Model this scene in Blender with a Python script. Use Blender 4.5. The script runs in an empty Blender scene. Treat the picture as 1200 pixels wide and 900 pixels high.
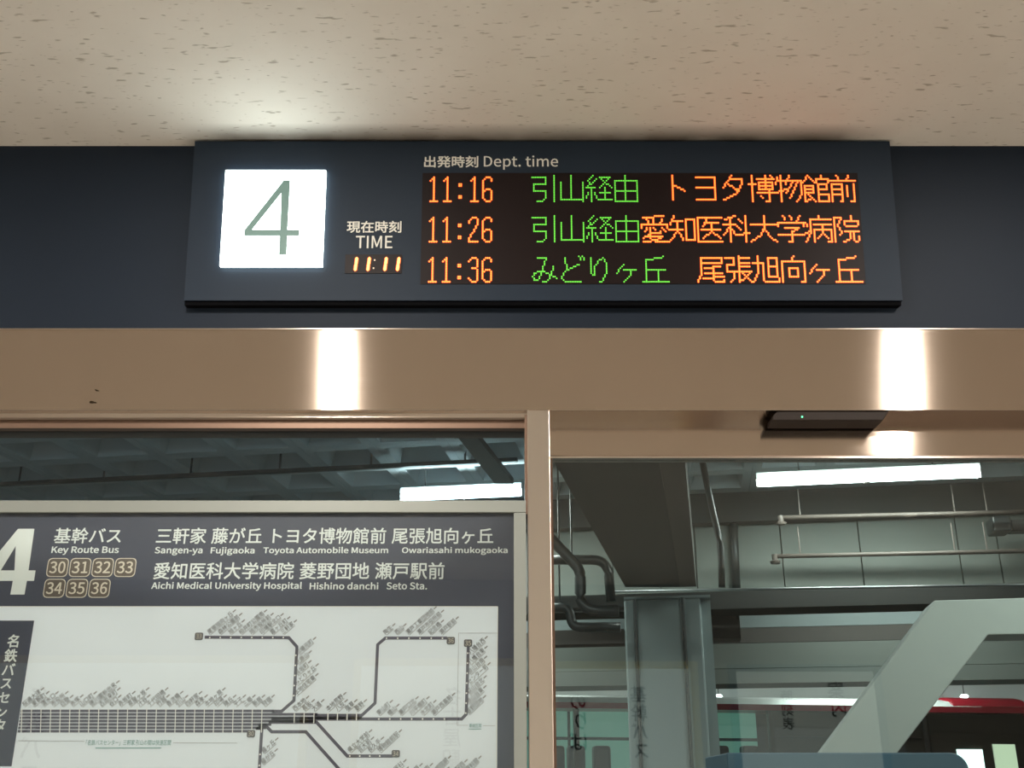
import bpy, math, random
from math import radians as R, sin, cos, tan, pi
from mathutils import Vector as V, Matrix
random.seed(4)
sc = bpy.context.scene
COL = sc.collection
# ------------------------------------------------------------------ camera
F, PITCH, EYE, D = 1271.0, R(20.96), 1.5, 2.3
cd = bpy.data.cameras.new('camera'); cam = bpy.data.objects.new('camera', cd); COL.objects.link(cam)
CAM = V((0, -D, EYE)); cam.location = CAM; cam.rotation_euler = (pi/2 + PITCH, 0, 0)
cd.sensor_width = 36; cd.lens = F*36/1200; cd.clip_start = .05; cd.clip_end = 200
sc.camera = cam
# ------------------------------------------------------------------ world, exposure
w = bpy.data.worlds.new('world'); sc.world = w; w.use_nodes = True
w.node_tree.nodes['Background'].inputs[0].default_value = (.75, .85, .9, 1)
w.node_tree.nodes['Background'].inputs[1].default_value = .25
sc.view_settings.view_transform = 'Standard'; sc.view_settings.look = 'None'
sc.view_settings.exposure = 0; sc.view_settings.gamma = 1
sc.view_settings.use_curve_mapping = False
sc.cycles.use_denoising = True
sc.cycles.max_bounces = 10; sc.cycles.transparent_max_bounces = 16
sc.cycles.sample_clamp_indirect = 6

# lamps of the waiting hall (all in the ceiling, some added as fill)
HALL_W = 30.0
CEIL_Z = 2.977
def area(name, loc, sx, sy, power, col, rot=(0, 0, 0), shape='RECTANGLE', parent=None, spread=180):
    l = bpy.data.lights.new(name, 'AREA'); l.shape = shape; l.size = sx; l.size_y = sy
    l.energy = power; l.color = col; l.spread = R(spread)
    o = bpy.data.objects.new(name, l); COL.objects.link(o); o.location = loc; o.rotation_euler = rot
    if parent: o.parent = parent
    return o
WARM = (1, .93, .84)
COOL = (.93, 1, .95)
NEAR_W, FAR_W = 160, 70

# ------------------------------------------------------------------ materials
def nt(name):
    m = bpy.data.materials.new(name); m.use_nodes = True
    n = m.node_tree; return m, n, n.nodes['Principled BSDF']
def mat(name, col, rough=.6, metal=0, spec=.5, var=.0, scale=8, bump=0, stretch=(1, 1, 1), trans=0):
    m, n, p = nt(name)
    p.inputs['Base Color'].default_value = (*col, 1); p.inputs['Roughness'].default_value = rough
    p.inputs['Metallic'].default_value = metal; p.inputs['Specular IOR Level'].default_value = spec
    if var or bump:
        tc = n.nodes.new('ShaderNodeTexCoord'); mp = n.nodes.new('ShaderNodeMapping'); mp.inputs['Scale'].default_value = stretch
        no = n.nodes.new('ShaderNodeTexNoise'); no.inputs['Scale'].default_value = scale; no.inputs['Detail'].default_value = 5
        n.links.new(tc.outputs['Object'], mp.inputs[0]); n.links.new(mp.outputs[0], no.inputs['Vector'])
        if var:
            mx = n.nodes.new('ShaderNodeMix'); mx.data_type = 'RGBA'
            mx.inputs[6].default_value = tuple(c*(1-var) for c in col) + (1,)
            mx.inputs[7].default_value = tuple(min(1, c*(1+var)) for c in col) + (1,)
            n.links.new(no.outputs[0], mx.inputs[0]); n.links.new(mx.outputs[2], p.inputs['Base Color'])
        if bump:
            b = n.nodes.new('ShaderNodeBump'); b.inputs['Strength'].default_value = bump; b.inputs['Distance'].default_value = .01
            n.links.new(no.outputs[0], b.inputs['Height']); n.links.new(b.outputs[0], p.inputs['Normal'])
    return m
def emit(name, col, s):
    m, n, p = nt(name)
    p.inputs['Base Color'].default_value = (*col, 1)
    p.inputs['Emission Color'].default_value = (*col, 1); p.inputs['Emission Strength'].default_value = s
    return m
def steel(name, col, rough=.32, aniso=.95):
    m, n, p = nt(name)
    p.inputs['Base Color'].default_value = (*col, 1); p.inputs['Metallic'].default_value = 1
    p.inputs['Anisotropic'].default_value = aniso
    tg = n.nodes.new('ShaderNodeTangent'); tg.direction_type = 'UV_MAP'; n.links.new(tg.outputs[0], p.inputs['Tangent'])
    tc = n.nodes.new('ShaderNodeTexCoord'); mp = n.nodes.new('ShaderNodeMapping'); mp.inputs['Scale'].default_value = (1.5, 60, 260)
    no = n.nodes.new('ShaderNodeTexNoise'); no.inputs['Scale'].default_value = 3; no.inputs['Detail'].default_value = 3
    n.links.new(tc.outputs['Object'], mp.inputs[0]); n.links.new(mp.outputs[0], no.inputs['Vector'])
    mr = n.nodes.new('ShaderNodeMapRange'); mr.inputs[3].default_value = rough-.03; mr.inputs[4].default_value = rough+.03
    n.links.new(no.outputs[0], mr.inputs[0]); n.links.new(mr.outputs[0], p.inputs['Roughness'])
    return m
def glass(name, tint, strength=1.0, rough=0.0):
    m = bpy.data.materials.new(name); m.use_nodes = True; n = m.node_tree; n.nodes.clear()
    o = n.nodes.new('ShaderNodeOutputMaterial'); mx = n.nodes.new('ShaderNodeMixShader')
    t = n.nodes.new('ShaderNodeBsdfTransparent'); t.inputs[0].default_value = (*tint, 1)
    g = n.nodes.new('ShaderNodeBsdfGlossy'); g.inputs['Roughness'].default_value = rough
    f = n.nodes.new('ShaderNodeFresnel'); f.inputs[0].default_value = 1.5
    k = n.nodes.new('ShaderNodeMath'); k.operation = 'MULTIPLY'; k.inputs[1].default_value = strength
    n.links.new(f.outputs[0], k.inputs[0]); n.links.new(k.outputs[0], mx.inputs[0])
    n.links.new(t.outputs[0], mx.inputs[1]); n.links.new(g.outputs[0], mx.inputs[2]); n.links.new(mx.outputs[0], o.inputs[0])
    return m

def ceiling_mat():
    m, n, p = nt('mineral_ceiling'); L = n.links.new
    tc = n.nodes.new('ShaderNodeTexCoord')
    def noise(scale, st, det=2, rot=0):
        mp = n.nodes.new('ShaderNodeMapping'); mp.inputs['Scale'].default_value = st; mp.inputs['Rotation'].default_value = (0, 0, rot)
        no = n.nodes.new('ShaderNodeTexNoise'); no.inputs['Scale'].default_value = scale; no.inputs['Detail'].default_value = det
        L(tc.outputs['Object'], mp.inputs[0]); L(mp.outputs[0], no.inputs['Vector']); return no.outputs[0]
    def ramp(s, a, b):
        r = n.nodes.new('ShaderNodeMapRange'); r.inputs[1].default_value = a; r.inputs[2].default_value = b; L(s, r.inputs[0]); return r.outputs[0]
    def mul(a, b, op='MULTIPLY'):
        q = n.nodes.new('ShaderNodeMath'); q.operation = op; L(a, q.inputs[0])
        if isinstance(b, float): q.inputs[1].default_value = b
        else: L(b, q.inputs[1])
        return q.outputs[0]
    f1 = ramp(noise(30, (1, 3.4, 1), 1.2, .10), .67, .75)
    f2 = ramp(noise(44, (1, 2.8, 1), 1.2, -.3), .68, .76)
    fl = mul(mul(f1, f2, 'MAXIMUM'), .55)
    mott = noise(7, (1, 1, 1), 6)
    mx = n.nodes.new('ShaderNodeMix'); mx.data_type = 'RGBA'
    mx.inputs[6].default_value = (.68, .635, .58, 1); mx.inputs[7].default_value = (.78, .745, .695, 1); L(mott, mx.inputs[0])
    # grey-brown tone on the ceiling, stronger towards the front of the sign
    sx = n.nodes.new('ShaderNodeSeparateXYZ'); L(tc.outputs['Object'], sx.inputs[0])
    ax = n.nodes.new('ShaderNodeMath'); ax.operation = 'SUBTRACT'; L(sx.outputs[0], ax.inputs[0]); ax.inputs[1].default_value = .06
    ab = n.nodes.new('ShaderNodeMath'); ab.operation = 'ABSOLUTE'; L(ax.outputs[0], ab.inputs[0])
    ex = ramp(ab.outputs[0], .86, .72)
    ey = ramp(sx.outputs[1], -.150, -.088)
    edge_tone = mul(mul(ex, mul(ey, ramp(noise(9, (1, 1, 1)), -.9, .6))), .95)
    m2 = n.nodes.new('ShaderNodeMix'); m2.data_type = 'RGBA'; L(edge_tone, m2.inputs[0]); L(mx.outputs[2], m2.inputs[6]); m2.inputs[7].default_value = (.09, .07, .055, 1)
    m3 = n.nodes.new('ShaderNodeMix'); m3.data_type = 'RGBA'; L(fl, m3.inputs[0]); L(m2.outputs[2], m3.inputs[6]); m3.inputs[7].default_value = (.20, .16, .11, 1)
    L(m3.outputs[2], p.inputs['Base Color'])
    p.inputs['Roughness'].default_value = .75
    b = n.nodes.new('ShaderNodeBump'); b.inputs['Strength'].default_value = .35; b.inputs['Distance'].default_value = .003; b.invert = True
    L(fl, b.inputs['Height']); L(b.outputs[0], p.inputs['Normal'])
    return m
MT = dict(
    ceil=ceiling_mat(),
    fascia=mat('navy_fascia_paint', (.010, .017, .030), .55, var=.12, scale=3, spec=.2),
    sign=mat('navy_sign_paint', (.016, .026, .043), .55, var=.08, scale=4, spec=.2),
    black=mat('black_plastic', (.003, .003, .004), .8, spec=.05),
    steel=steel('brushed_steel', (.56, .46, .385), .105),
    steelp=steel('brushed_steel_post', (.66, .56, .49), .36),
    bsteel=mat('bronze_edge', (.16, .10, .07), .45, metal=.6),
    anod=mat('champagne_anodised_frame', (.22, .235, .215), .45, metal=.25, var=.03, scale=20),
    white_print=mat('white_lettering', (.78, .76, .70), .6),
    board_print=mat('board_white_ink', (.74, .80, .80), .6),
    paper=mat('poster_paper', (.80, .88, .96), .6, var=.03, scale=6),
    paperwhite=mat('white_edge_print', (.85, .87, .85), .6),
    band=mat('poster_slate_ink', (.052, .062, .096), .55, var=.06, scale=12),
    badge=mat('poster_brown_ink', (.115, .095, .08), .55),
    cream=mat('poster_cream_ink', (.68, .64, .55), .6),
    ink=mat('map_grey_ink', (.13, .13, .14), .6),
    inklite=mat('map_light_ink', (.34, .34, .35), .6),
    trunk=mat('map_trunk_ink', (.11, .11, .15), .6),
    teal=mat('map_teal_ink', (.18, .38, .36), .6),
    four=emit('number_backlit_grey_film', (.09, .155, .135), .9),
    panel=emit('lit_number_panel', (.86, 1, .97), 6.5),
    screen=mat('led_matrix_face', (.012, .006, .006), .45, spec=.15),
    core=emit('led_amber_core', (1, .37, .05), 1.2),
    rim=emit('led_red_rim', (1, .03, .004), .5),
    green=emit('led_green', (.12, .62, .05), 1.0),
    seg=emit('clock_segment_amber', (1, .50, .10), 3.0),
    segrim=emit('clock_segment_red', (1, .08, .01), .35),
    dimdot=emit('clock_colon_dot', (.6, .45, .32), .8),
    glass=glass('clear_glass', (.92, .96, .94), 1.2),
    tglass=glass('transom_glass', (.84, .93, .97), .7),
    bglass=glass('board_glass', (.98, .99, .98), .8),
    smudge=mat('smudge', (.02, .012, .006), .9, spec=.1),
    sensor=mat('brown_sensor_plastic', (.022, .015, .012), .6, spec=.2),
    gled=emit('sensor_green_lamp', (.1, 1, .4), 3),
    hwall=mat('hall_wall_paint', (.30, .28, .26), .8, var=.04),
    hfloor=mat('hall_floor_tile', (.42, .38, .33), .45, var=.12, scale=3),
    lamp=emit('downlight_lens', (1, .86, .68), 14),
    lampd=emit('recessed_downlight_lens', (1, .9, .75), 1.5),
    trimw=mat('white_lamp_trim', (.7, .7, .68), .5),
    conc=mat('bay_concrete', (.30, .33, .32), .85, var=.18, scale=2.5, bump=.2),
    beamd=mat('sooty_dark_beam', (.020, .020, .018), .8, var=.2, scale=3),  # dark grey, darker than the other beams
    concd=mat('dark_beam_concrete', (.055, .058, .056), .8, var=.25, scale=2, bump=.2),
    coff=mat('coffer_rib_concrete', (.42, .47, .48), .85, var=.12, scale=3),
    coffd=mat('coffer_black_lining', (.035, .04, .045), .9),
    wpan=mat('grey_green_wall_panel', (.185, .205, .185), .7, var=.06, scale=2),
    colm=mat('grey_painted_column', (.27, .32, .32), .6, var=.05, scale=3),
    brace=mat('pale_grey_brace', (.40, .43, .395), .6, var=.04, scale=4),
    brown=mat('brown_soffit_paint', (.11, .10, .092), .8, var=.1),
    pipe=mat('dark_pipe_paint', (.035, .04, .04), .4, var=.1),
    rpipe=mat('brown_sprinkler_pipe', (.085, .07, .06), .5),
    galv=mat('galvanised_conduit', (.30, .31, .31), .35, metal=.8),
    tube=emit('fluorescent_tube', (.86, 1, 1), 13),
    fix=mat('lamp_housing', (.22, .25, .25), .5),
    asph=mat('asphalt', (.09, .09, .09), .9, var=.2, scale=20),
    red=mat('bus_red_paint', (.42, .018, .035), .3, spec=.5),
    white=mat('bus_white_paint', (.75, .78, .76), .35),
    bdark=mat('bus_dark_trim', (.02, .022, .022), .4),
    mint=emit('mint_lit_bus_window', (.20, .44, .36), .42),
    bright=emit('bright_bus_window', (.8, 1, .98), 1.8),
    cream2=emit('pale_bus_window', (.62, .72, .55), .8),
    bglas=mat('dark_bus_window', (.04, .038, .030), .3, spec=.4),
    blue=mat('blue_cabinet_paint', (.05, .12, .19), .5, var=.05),
    navy=mat('navy_board_frame', (.03, .10, .20), .4),
    yel=mat('yellow_board_frame', (.75, .66, .25), .4),
    lit=emit('backlit_poster', (.74, .84, .80), .6),
    black_ink=mat('black_poster_ink', (.01, .01, .01), .7),
)

# ------------------------------------------------------------------ mesh helpers
LOC = {}
class MB:
    def __init__(s): s.v = []; s.f = []
    def add(s, vs, fs):
        b = len(s.v); s.v += [V(p) for p in vs]; s.f += [tuple(i+b for i in f) for f in fs]; return s
    def box(s, x0, x1, y0, y1, z0, z1, T=None):
        vs = [V((x, y, z)) for x in (x0, x1) for y in (y0, y1) for z in (z0, z1)]
        if T: vs = [T(p) for p in vs]
        return s.add(vs, [(0, 1, 3, 2), (4, 6, 7, 5), (0, 4, 5, 1), (2, 3, 7, 6), (0, 2, 6, 4), (1, 5, 7, 3)])
    def prism(s, pts, e):
        n = len(pts); pts = [V(p) for p in pts]; e = V(e)
        return s.add(pts + [p+e for p in pts], [tuple(range(n)), tuple(range(2*n-1, n-1, -1))] + [(i, i+n, (i+1) % n+n, (i+1) % n) for i in range(n)])
    def poly(s, pts): return s.add(pts, [tuple(range(len(pts)))])
    def tube(s, pts, r, n=10, cap=True):
        pts = [V(p) for p in pts]; rings = []
        up = V((0, 0, 1))
        for i, p in enumerate(pts):
            d = (pts[min(i+1, len(pts)-1)] - pts[max(i-1, 0)]).normalized()
            a = d.cross(up)
            if a.length < .1: a = d.cross(V((0, 1, 0)))
            a.normalize(); b = a.cross(d)
            rr = r[i] if isinstance(r, (list, tuple)) else r
            rings.append([p + a*cos(2*pi*k/n)*rr + b*sin(2*pi*k/n)*rr for k in range(n)])
        b0 = len(s.v)
        for q in rings: s.v += q
        for i in range(len(pts)-1):
            for k in range(n):
                s.f.append((b0+i*n+k, b0+i*n+(k+1) % n, b0+(i+1)*n+(k+1) % n, b0+(i+1)*n+k))
        if cap:
            s.f.append(tuple(b0+k for k in range(n))[::-1]); s.f.append(tuple(b0+(len(pts)-1)*n+k for k in range(n)))
        return s
    def build(s, name, m, parent=None, loc=None, bevel=0, uv=False, smooth=False):
        o0 = LOC[parent.name] if parent else V(loc or (0, 0, 0))
        me = bpy.data.meshes.new(name); me.from_pydata([tuple(p-o0) for p in s.v], [], s.f); me.materials.append(m)
        if uv:
            l = me.uv_layers.new(name='uv')
            for lp in me.loops:
                c = me.vertices[lp.vertex_index].co; l.data[lp.index].uv = (c.z + c.y*.3, c.x)
        import bmesh
        bm = bmesh.new(); bm.from_mesh(me); bmesh.ops.recalc_face_normals(bm, faces=bm.faces); bm.to_mesh(me); bm.free()
        if smooth:
            for p in me.polygons: p.use_smooth = len(p.vertices) == 4
        return link(name, me, parent, o0, bevel)
def link(name, me, parent, o0, bevel=0):
    o = bpy.data.objects.new(name, me); COL.objects.link(o)
    LOC[o.name] = V(o0)
    if parent: o.parent = parent
    else: o.location = o0
    if bevel:
        b = o.modifiers.new('bevel', 'BEVEL'); b.width = bevel; b.segments = 2; b.limit_method = 'ANGLE'
    return o
def tag(o, label, cat, group=None, kind=None):
    if label: o['label'] = label
    if cat: o['category'] = cat
    if group: o['group'] = group
    if kind: o['kind'] = kind
    return o
def thing(name, loc, label, cat, group=None):
    o = bpy.data.objects.new(name, None); COL.objects.link(o); o.location = loc; o.empty_display_size = .1
    LOC[o.name] = V(loc); return tag(o, label, cat, group)
def struct(o, label=None, cat=None):
    o['kind'] = 'structure'
    return tag(o, label, cat)

# rays through a point of the 1200x900 photograph, used to measure where things stand
RT, UP, FW = V((1, 0, 0)), V((0, -sin(PITCH), cos(PITCH))), V((0, cos(PITCH), sin(PITCH)))
def ray(px, py, p0, n):
    d = FW*F + RT*(px-600) + UP*(450-py)
    return CAM + d*((V(p0)-CAM).dot(V(n))/d.dot(V(n)))
def P(px, py, y=0.0): return ray(px, py, (0, y, 0), (0, 1, 0))

# ------------------------------------------------------------------ text as thin print
TC = {}
import os
try:
    FONT = bpy.data.fonts.load(os.path.join(bpy.utils.system_resource('DATAFILES'), 'fonts', 'Noto Sans CJK Regular.woff2'))
except Exception:
    FONT = None
def text_mesh(s, bold=0.0, shear=0.0):
    k = (s, bold, shear)
    if k in TC: return TC[k]
    c = bpy.data.curves.new('t', 'FONT'); c.body = s; c.resolution_u = 3 if s.isascii() else 2; c.shear = shear
    if FONT and s.isascii(): c.font = FONT
    o = bpy.data.objects.new('t', c); COL.objects.link(o)
    bpy.context.view_layer.update()
    me = o.to_mesh()
    vs = [v.co.copy() for v in me.vertices]; fs = [tuple(p.vertices) for p in me.polygons]
    o.to_mesh_clear(); bpy.data.objects.remove(o); bpy.data.curves.remove(c)
    if not vs: vs = [V((0, 0, 0))]
    if FONT and s.isascii():       # that font comes out smaller: bring its capitals to 0.7
        hh = max(v.y for v in vs); vs = [v*(.7/hh) for v in vs]
    if bold:                       # heavier print: the outline laid down again a hair to each side
        v0, f0 = vs, fs; vs, fs = [], []
        for k, (dx, dy) in enumerate(((0, 0), (1, .6), (-1, -.6), (.6, -1), (-.6, 1))):
            b_ = len(vs); vs += [p+V((dx*bold, dy*bold, k*.0004)) for p in v0]; fs += [tuple(i+b_ for i in f) for f in f0]
    x0 = min(v.x for v in vs); x1 = max(v.x for v in vs); y0 = min(v.y for v in vs); y1 = max(v.y for v in vs)
    TC[k] = (vs, fs, x0, x1, y0, y1); return TC[k]
class Plane:
    def __init__(s, o, u, v, n): s.o = V(o); s.u = V(u); s.v = V(v); s.n = V(n)
    def px(s, x, y):
        p = ray(x, y, s.o, s.n) - s.o; return p.dot(s.u), p.dot(s.v)
    def at(s, a, b, h=0): return s.o + s.u*a + s.v*b + s.n*h
    def rect(s, mb, a0, a1, b0, b1, h0, h1):
        mb.prism([s.at(a0, b0, h0), s.at(a1, b0, h0), s.at(a1, b1, h0), s.at(a0, b1, h0)], s.n*(h1-h0)); return mb
    def fit(s, mb, txt, x0, y0, x1, y1, h, bold=0.0, shear=0.0):
        """print txt so that it fills the photo box x0..x1, y0 (top)..y1 (bottom)"""
        vs, fs, a0, a1, b0, b1 = text_mesh(txt, bold, shear)
        u0, v1 = s.px(x0, y0); u1, v0 = s.px(x1, y1); u0 = s.px(x0, (y0+y1)/2)[0]; u1 = s.px(x1, (y0+y1)/2)[0]
        mb.add([s.at(u0+(p.x-a0)/(a1-a0)*(u1-u0), v0+(p.y-b0)/(b1-b0)*(v1-v0), h+p.z*.25) for p in vs], fs)
    def run(s, mb, txt, x, y, size, ang, h, off=0.0, bold=0.0, narrow=1.0):
        vs, fs, a0, a1, b0, b1 = text_mesh(txt, bold)
        u, v = s.px(x, y); c, t = cos(ang), sin(ang)
        mb.add([s.at(u+(p.x-a0)*size*narrow*c-(p.y*size+off)*t, v+(p.x-a0)*size*narrow*t+(p.y*size+off)*c, h+p.z*.25) for p in vs], fs)
        return (a1-a0)*size*narrow
    def line(s, mb, pts, wd, h):
        q = [V(s.px(*p)).to_2d() for p in pts]
        L_, R_ = [], []
        for i, p in enumerate(q):
            d0 = (p-q[i-1]).normalized() if i else (q[1]-p).normalized()
            d1 = (q[i+1]-p).normalized() if i < len(q)-1 else d0
            n0 = V((-d0.y, d0.x)); n1 = V((-d1.y, d1.x)); m_ = (n0+n1).normalized()
            k = wd/2/max(.4, m_.dot(n0)); L_.append(p+m_*k); R_.append(p-m_*k)
        for i in range(len(q)-1):
            mb.poly([s.at(*R_[i], h), s.at(*R_[i+1], h), s.at(*L_[i+1], h), s.at(*L_[i], h)])

# ================================================================== HALL SHELL
XL, XR, YB = -4.5, 5.0, -5.5
TILT = R(8.2)
fasc_y = .012
hz = P(600, 386)[2]           # top edge of steel header
hb = P(600, 481)[2]           # bottom edge of steel header
NF = V((0, -cos(TILT), -sin(TILT)))
fp = Plane((0, fasc_y, hz), (1, 0, 0), (0, -sin(TILT), cos(TILT)), NF)
flen = (CEIL_Z-hz)/cos(TILT)
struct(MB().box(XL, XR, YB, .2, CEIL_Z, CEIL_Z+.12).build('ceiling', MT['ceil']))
struct(MB().box(XL, XR, YB, .35, -.1, 0).build('floor', MT['hfloor']))
struct(MB().box(XL-.12, XL, YB, .2, 0, CEIL_Z).build('wall_left', MT['hwall']))
struct(MB().box(XR, XR+.12, YB, .2, 0, CEIL_Z).build('wall_right', MT['hwall']))
struct(MB().box(XL, XR, YB-.12, YB, 0, CEIL_Z).build('wall_back', MT['hwall']))
b = MB(); b.prism([fp.at(XL, -.02, 0), fp.at(XR, -.02, 0), fp.at(XR, flen, 0), fp.at(XL, flen, 0)], -NF*.06)
struct(b.build('wall_front', MT['fascia'], loc=(0, 0, hz)))
# steel header with its bronze edges
hd = struct(MB().box(XL, XR, 0, .078, hb, hz).build('trim_1', MT['steel'], loc=(0, 0, hb), bevel=.0015, uv=True))
MB().box(XL, XR, -.0012, .03, hz+.0002, hz+.0022).build('edge_strip', MT['steelp'], hd, uv=True)
MB().box(XL, P(618, 481)[0], .02, .05, hb-.010, hb-.0002).build('edge_strip', MT['steelp'], hd, uv=True)
b = MB().box(XL, XR, .078, .2, hb, hz+.05); struct(b.build('trim_2', MT['bsteel'], loc=(0, 0, hb)))
for (cx, cy, w_, h_, a_) in ((113.5, 457.5, 6, 1.6, -.35), (108.5, 471.5, 9, 3, -.12)):
    c0 = P(cx, cy); s_ = 2.15*1.09/F; b = MB()
    pts = []
    for k in range(12):
        t = 2*pi*k/12; r_ = 1+.25*sin(3*t+cx); x_ = cos(t)*w_*.5*s_*r_; z_ = sin(t)*h_*.5*s_*r_
        pts.append((c0.x+x_*cos(a_)-z_*sin(a_), -.0006, c0.z+x_*sin(a_)+z_*cos(a_)))
    b.prism(pts, (0, .0005, 0)).build('smudge', MT['smudge'], hd)
# upright steel post between the board and the door
pxl, pxr = P(618.5, 600, -.004)[0], P(645.5, 600, -.004)[0]
struct(MB().box(pxl, pxr, -.004, .10, 0, hb-.0005).build('trim_3', MT['steelp'], bevel=.002, uv=True))

# ================================================================== TRANSOM WINDOW (left)
win = thing('window_1', (-1.6, .06, hb-.2), None, None); win['kind'] = 'structure'
zb = P(300, 587, .0)[2]
b = MB().box(XL, pxl, .035, .085, hb-.030, hb-.0105)
b.build('window_frame', MT['bsteel'], win)
MB().box(XL, pxl, .058, .064, zb-.03, hb-.030).build('glass_pane', MT['tglass'], win)
MB().box(pxl-.006, pxl-.0005, .0, .085, zb-.03, hb-.0105).build('window_frame', MT['bsteel'], win)

# ================================================================== SLIDING DOOR (right)
DY = P(900, 493, 0)[1]+.072
dr = thing('door_1', (.9, DY, 0), None, None); dr['kind'] = 'structure'
z1 = P(900, 537, DY)[2]; ztop = P(900, 493, DY)[2]
MB().box(pxr+.002, XR, DY, DY+.035, z1, hb+.02).build('door_rail', MT['steel'], dr, bevel=.001, uv=True)
MB().box(pxr+.002, XR, DY-.0025, DY+.0, z1, z1+.004).build('rail_edge', MT['steelp'], dr, uv=True)
MB().box(pxr+.002, XR, DY-.001, DY+.0, z1+.0045, z1+.0065).build('rail_groove', MT['bsteel'], dr)
MB().box(pxr+.002, pxr+.008, DY, DY+.035, .02, z1).build('door_stile', MT['bsteel'], dr)
MB().box(pxr+.008, XR, DY+.014, DY+.022, .02, z1).build('glass_pane', MT['glass'], dr)
# door sensor under the header
sa, sb_ = P(905, 487, .012), P(1041, 487, .012)
sn = thing('door_sensor', (1.03*(sa.x+sb_.x)/2, .03, hb), 'brown automatic door sensor bar with small green lamp under the steel header', 'sensor')
zt = hb-.0006; zz = P(900, 492.5, .004)[2]
b = MB().prism([(sa.x+.010, .004, zt), (sb_.x, .004, zt), (sb_.x-.016, .004, zz), (sa.x-.002, .004, zz), (sa.x, .004, zz+.012)], (0, .060, 0))
b.build('sensor_body', MT['sensor'], sn, bevel=.002)
g = P(940, 488.5, .0035)
MB().tube([(g.x, .0045, g.z), (g.x, .0025, g.z)], .0018, 8).build('green_lamp', MT['gled'], sn)

# ================================================================== DEPARTURE SIGN
SY = .030                     # how far it stands off the fascia
sp = Plane(fp.at(0, 0, SY), fp.u, fp.v, fp.n)
x0, _ = sp.px(215.5, 352); x1, _ = sp.px(1058, 352); _, v0 = sp.px(600, 352)
vtop = (CEIL_Z-.002-sp.o.z)/cos(TILT)-.004
sg = thing('departure_sign', fp.at(.06, .05, 0), 'wide navy electronic bus departure sign with lit number and LED timetable', 'sign')
XC = (x0+x1)/2
sp.rect(MB(), x0, x1, v0, vtop, -SY+.001, 0).build('sign_housing', MT['sign'], sg)
sp.rect(MB(), x0, x1-.002, v0-.010, v0-.0005, -SY+.001, -.006).build('shadow_gap_strip', MT['black'], sg)  # black strip standing in for the shade in the gap below the sign
def srect(xa, ya, xb, yb):
    u0 = sp.px(xa, (ya+yb)/2)[0]; u1 = sp.px(xb, (ya+yb)/2)[0]; return u0, u1, sp.px(600, yb)[1], sp.px(600, ya)[1]
# lit number panel
u0, u1, w0, w1 = srect(262.3, 201.7, 380.6, 313.8)
sp.rect(MB(), u0, u1, w0, w1, .0005, .013).build('number_panel', MT['panel'], sg, bevel=.001)
q = lambda cx, cy: (200+cx/4, 150+cy/4)
outer = [(535, 256), (566, 256), (553, 487), (608, 487), (608, 515), (552, 515), (549, 603), (513, 603), (517, 515), (352, 515), (352, 488)]
inner = [(524, 316), (519, 486), (388, 486)]
import bmesh
bm = bmesh.new()
def loop(pts):
    vs = [bm.verts.new(sp.at(*sp.px(*q(*p)), .0136) - LOC[sg.name]) for p in pts]
    for i in range(len(vs)): bm.edges.new((vs[i], vs[(i+1) % len(vs)]))
loop(outer); loop(inner)
bmesh.ops.triangle_fill(bm, use_beauty=True, edges=bm.edges[:])
me = bpy.data.meshes.new('number_four'); bm.to_mesh(me); bm.free(); me.materials.append(MT['four'])
link('number_four', me, sg, LOC[sg.name])
# printed captions
b = MB(); sp.fit(b, '現在時刻', 406.5, 259, 470.5, 273, .0006, .018); b.build('caption_lettering', MT['white_print'], sg)
b = MB(); sp.fit(b, 'TIME', 417, 276.5, 460, 291, .0006, .008); b.build('caption_lettering', MT['white_print'], sg)
b = MB(); sp.fit(b, '出発時刻', 497, 182.8, 560.5, 196.5, .0006, .018); b.build('caption_lettering', MT['white_print'], sg)
b = MB(); sp.fit(b, 'Dept. time', 567, 182.5, 654, 199, .0006, .006); b.build('caption_lettering', MT['white_print'], sg)
# seven-segment clock
ck = sp.rect(MB(), *srect(404.5, 298.5, 471, 320.5), .0003, .0018).build('clock_display', MT['screen'], sg)
cq = lambda cx, cy: sp.px(400+cx/15, 290+cy/15)
for cx in (262, 484, 782, 1004):
    for (ca, cb) in (((12, 195), (0, 290)), ((-5, 308), (-16, 400))):
        a_ = V(cq(cx+ca[0], ca[1])); c_ = V(cq(cx+cb[0], cb[1]))
        for (r_, h_, mm, nm) in ((.0046, .0022, 'segrim', 'segment_glow'), (.0029, .0027, 'seg', 'clock_segment')):
            d_ = (c_-a_).normalized(); n_ = V((-d_.y, d_.x)); e = d_*(r_*.9)
            b = MB(); b.poly([sp.at(*p, h_) for p in (a_-e, a_+n_*r_, c_+n_*r_, c_+e, c_-n_*r_, a_-n_*r_)])
            b.build(nm, MT[mm], ck)
for cx, cy in ((588, 228), (568, 370)):
    u, v = cq(cx, cy); b = MB(); b.poly([sp.at(u+.0022*cos(k*pi/3), v+.0022*sin(k*pi/3), .0027) for k in range(6)]); b.build('colon_dot', MT['dimdot'], ck)
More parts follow.
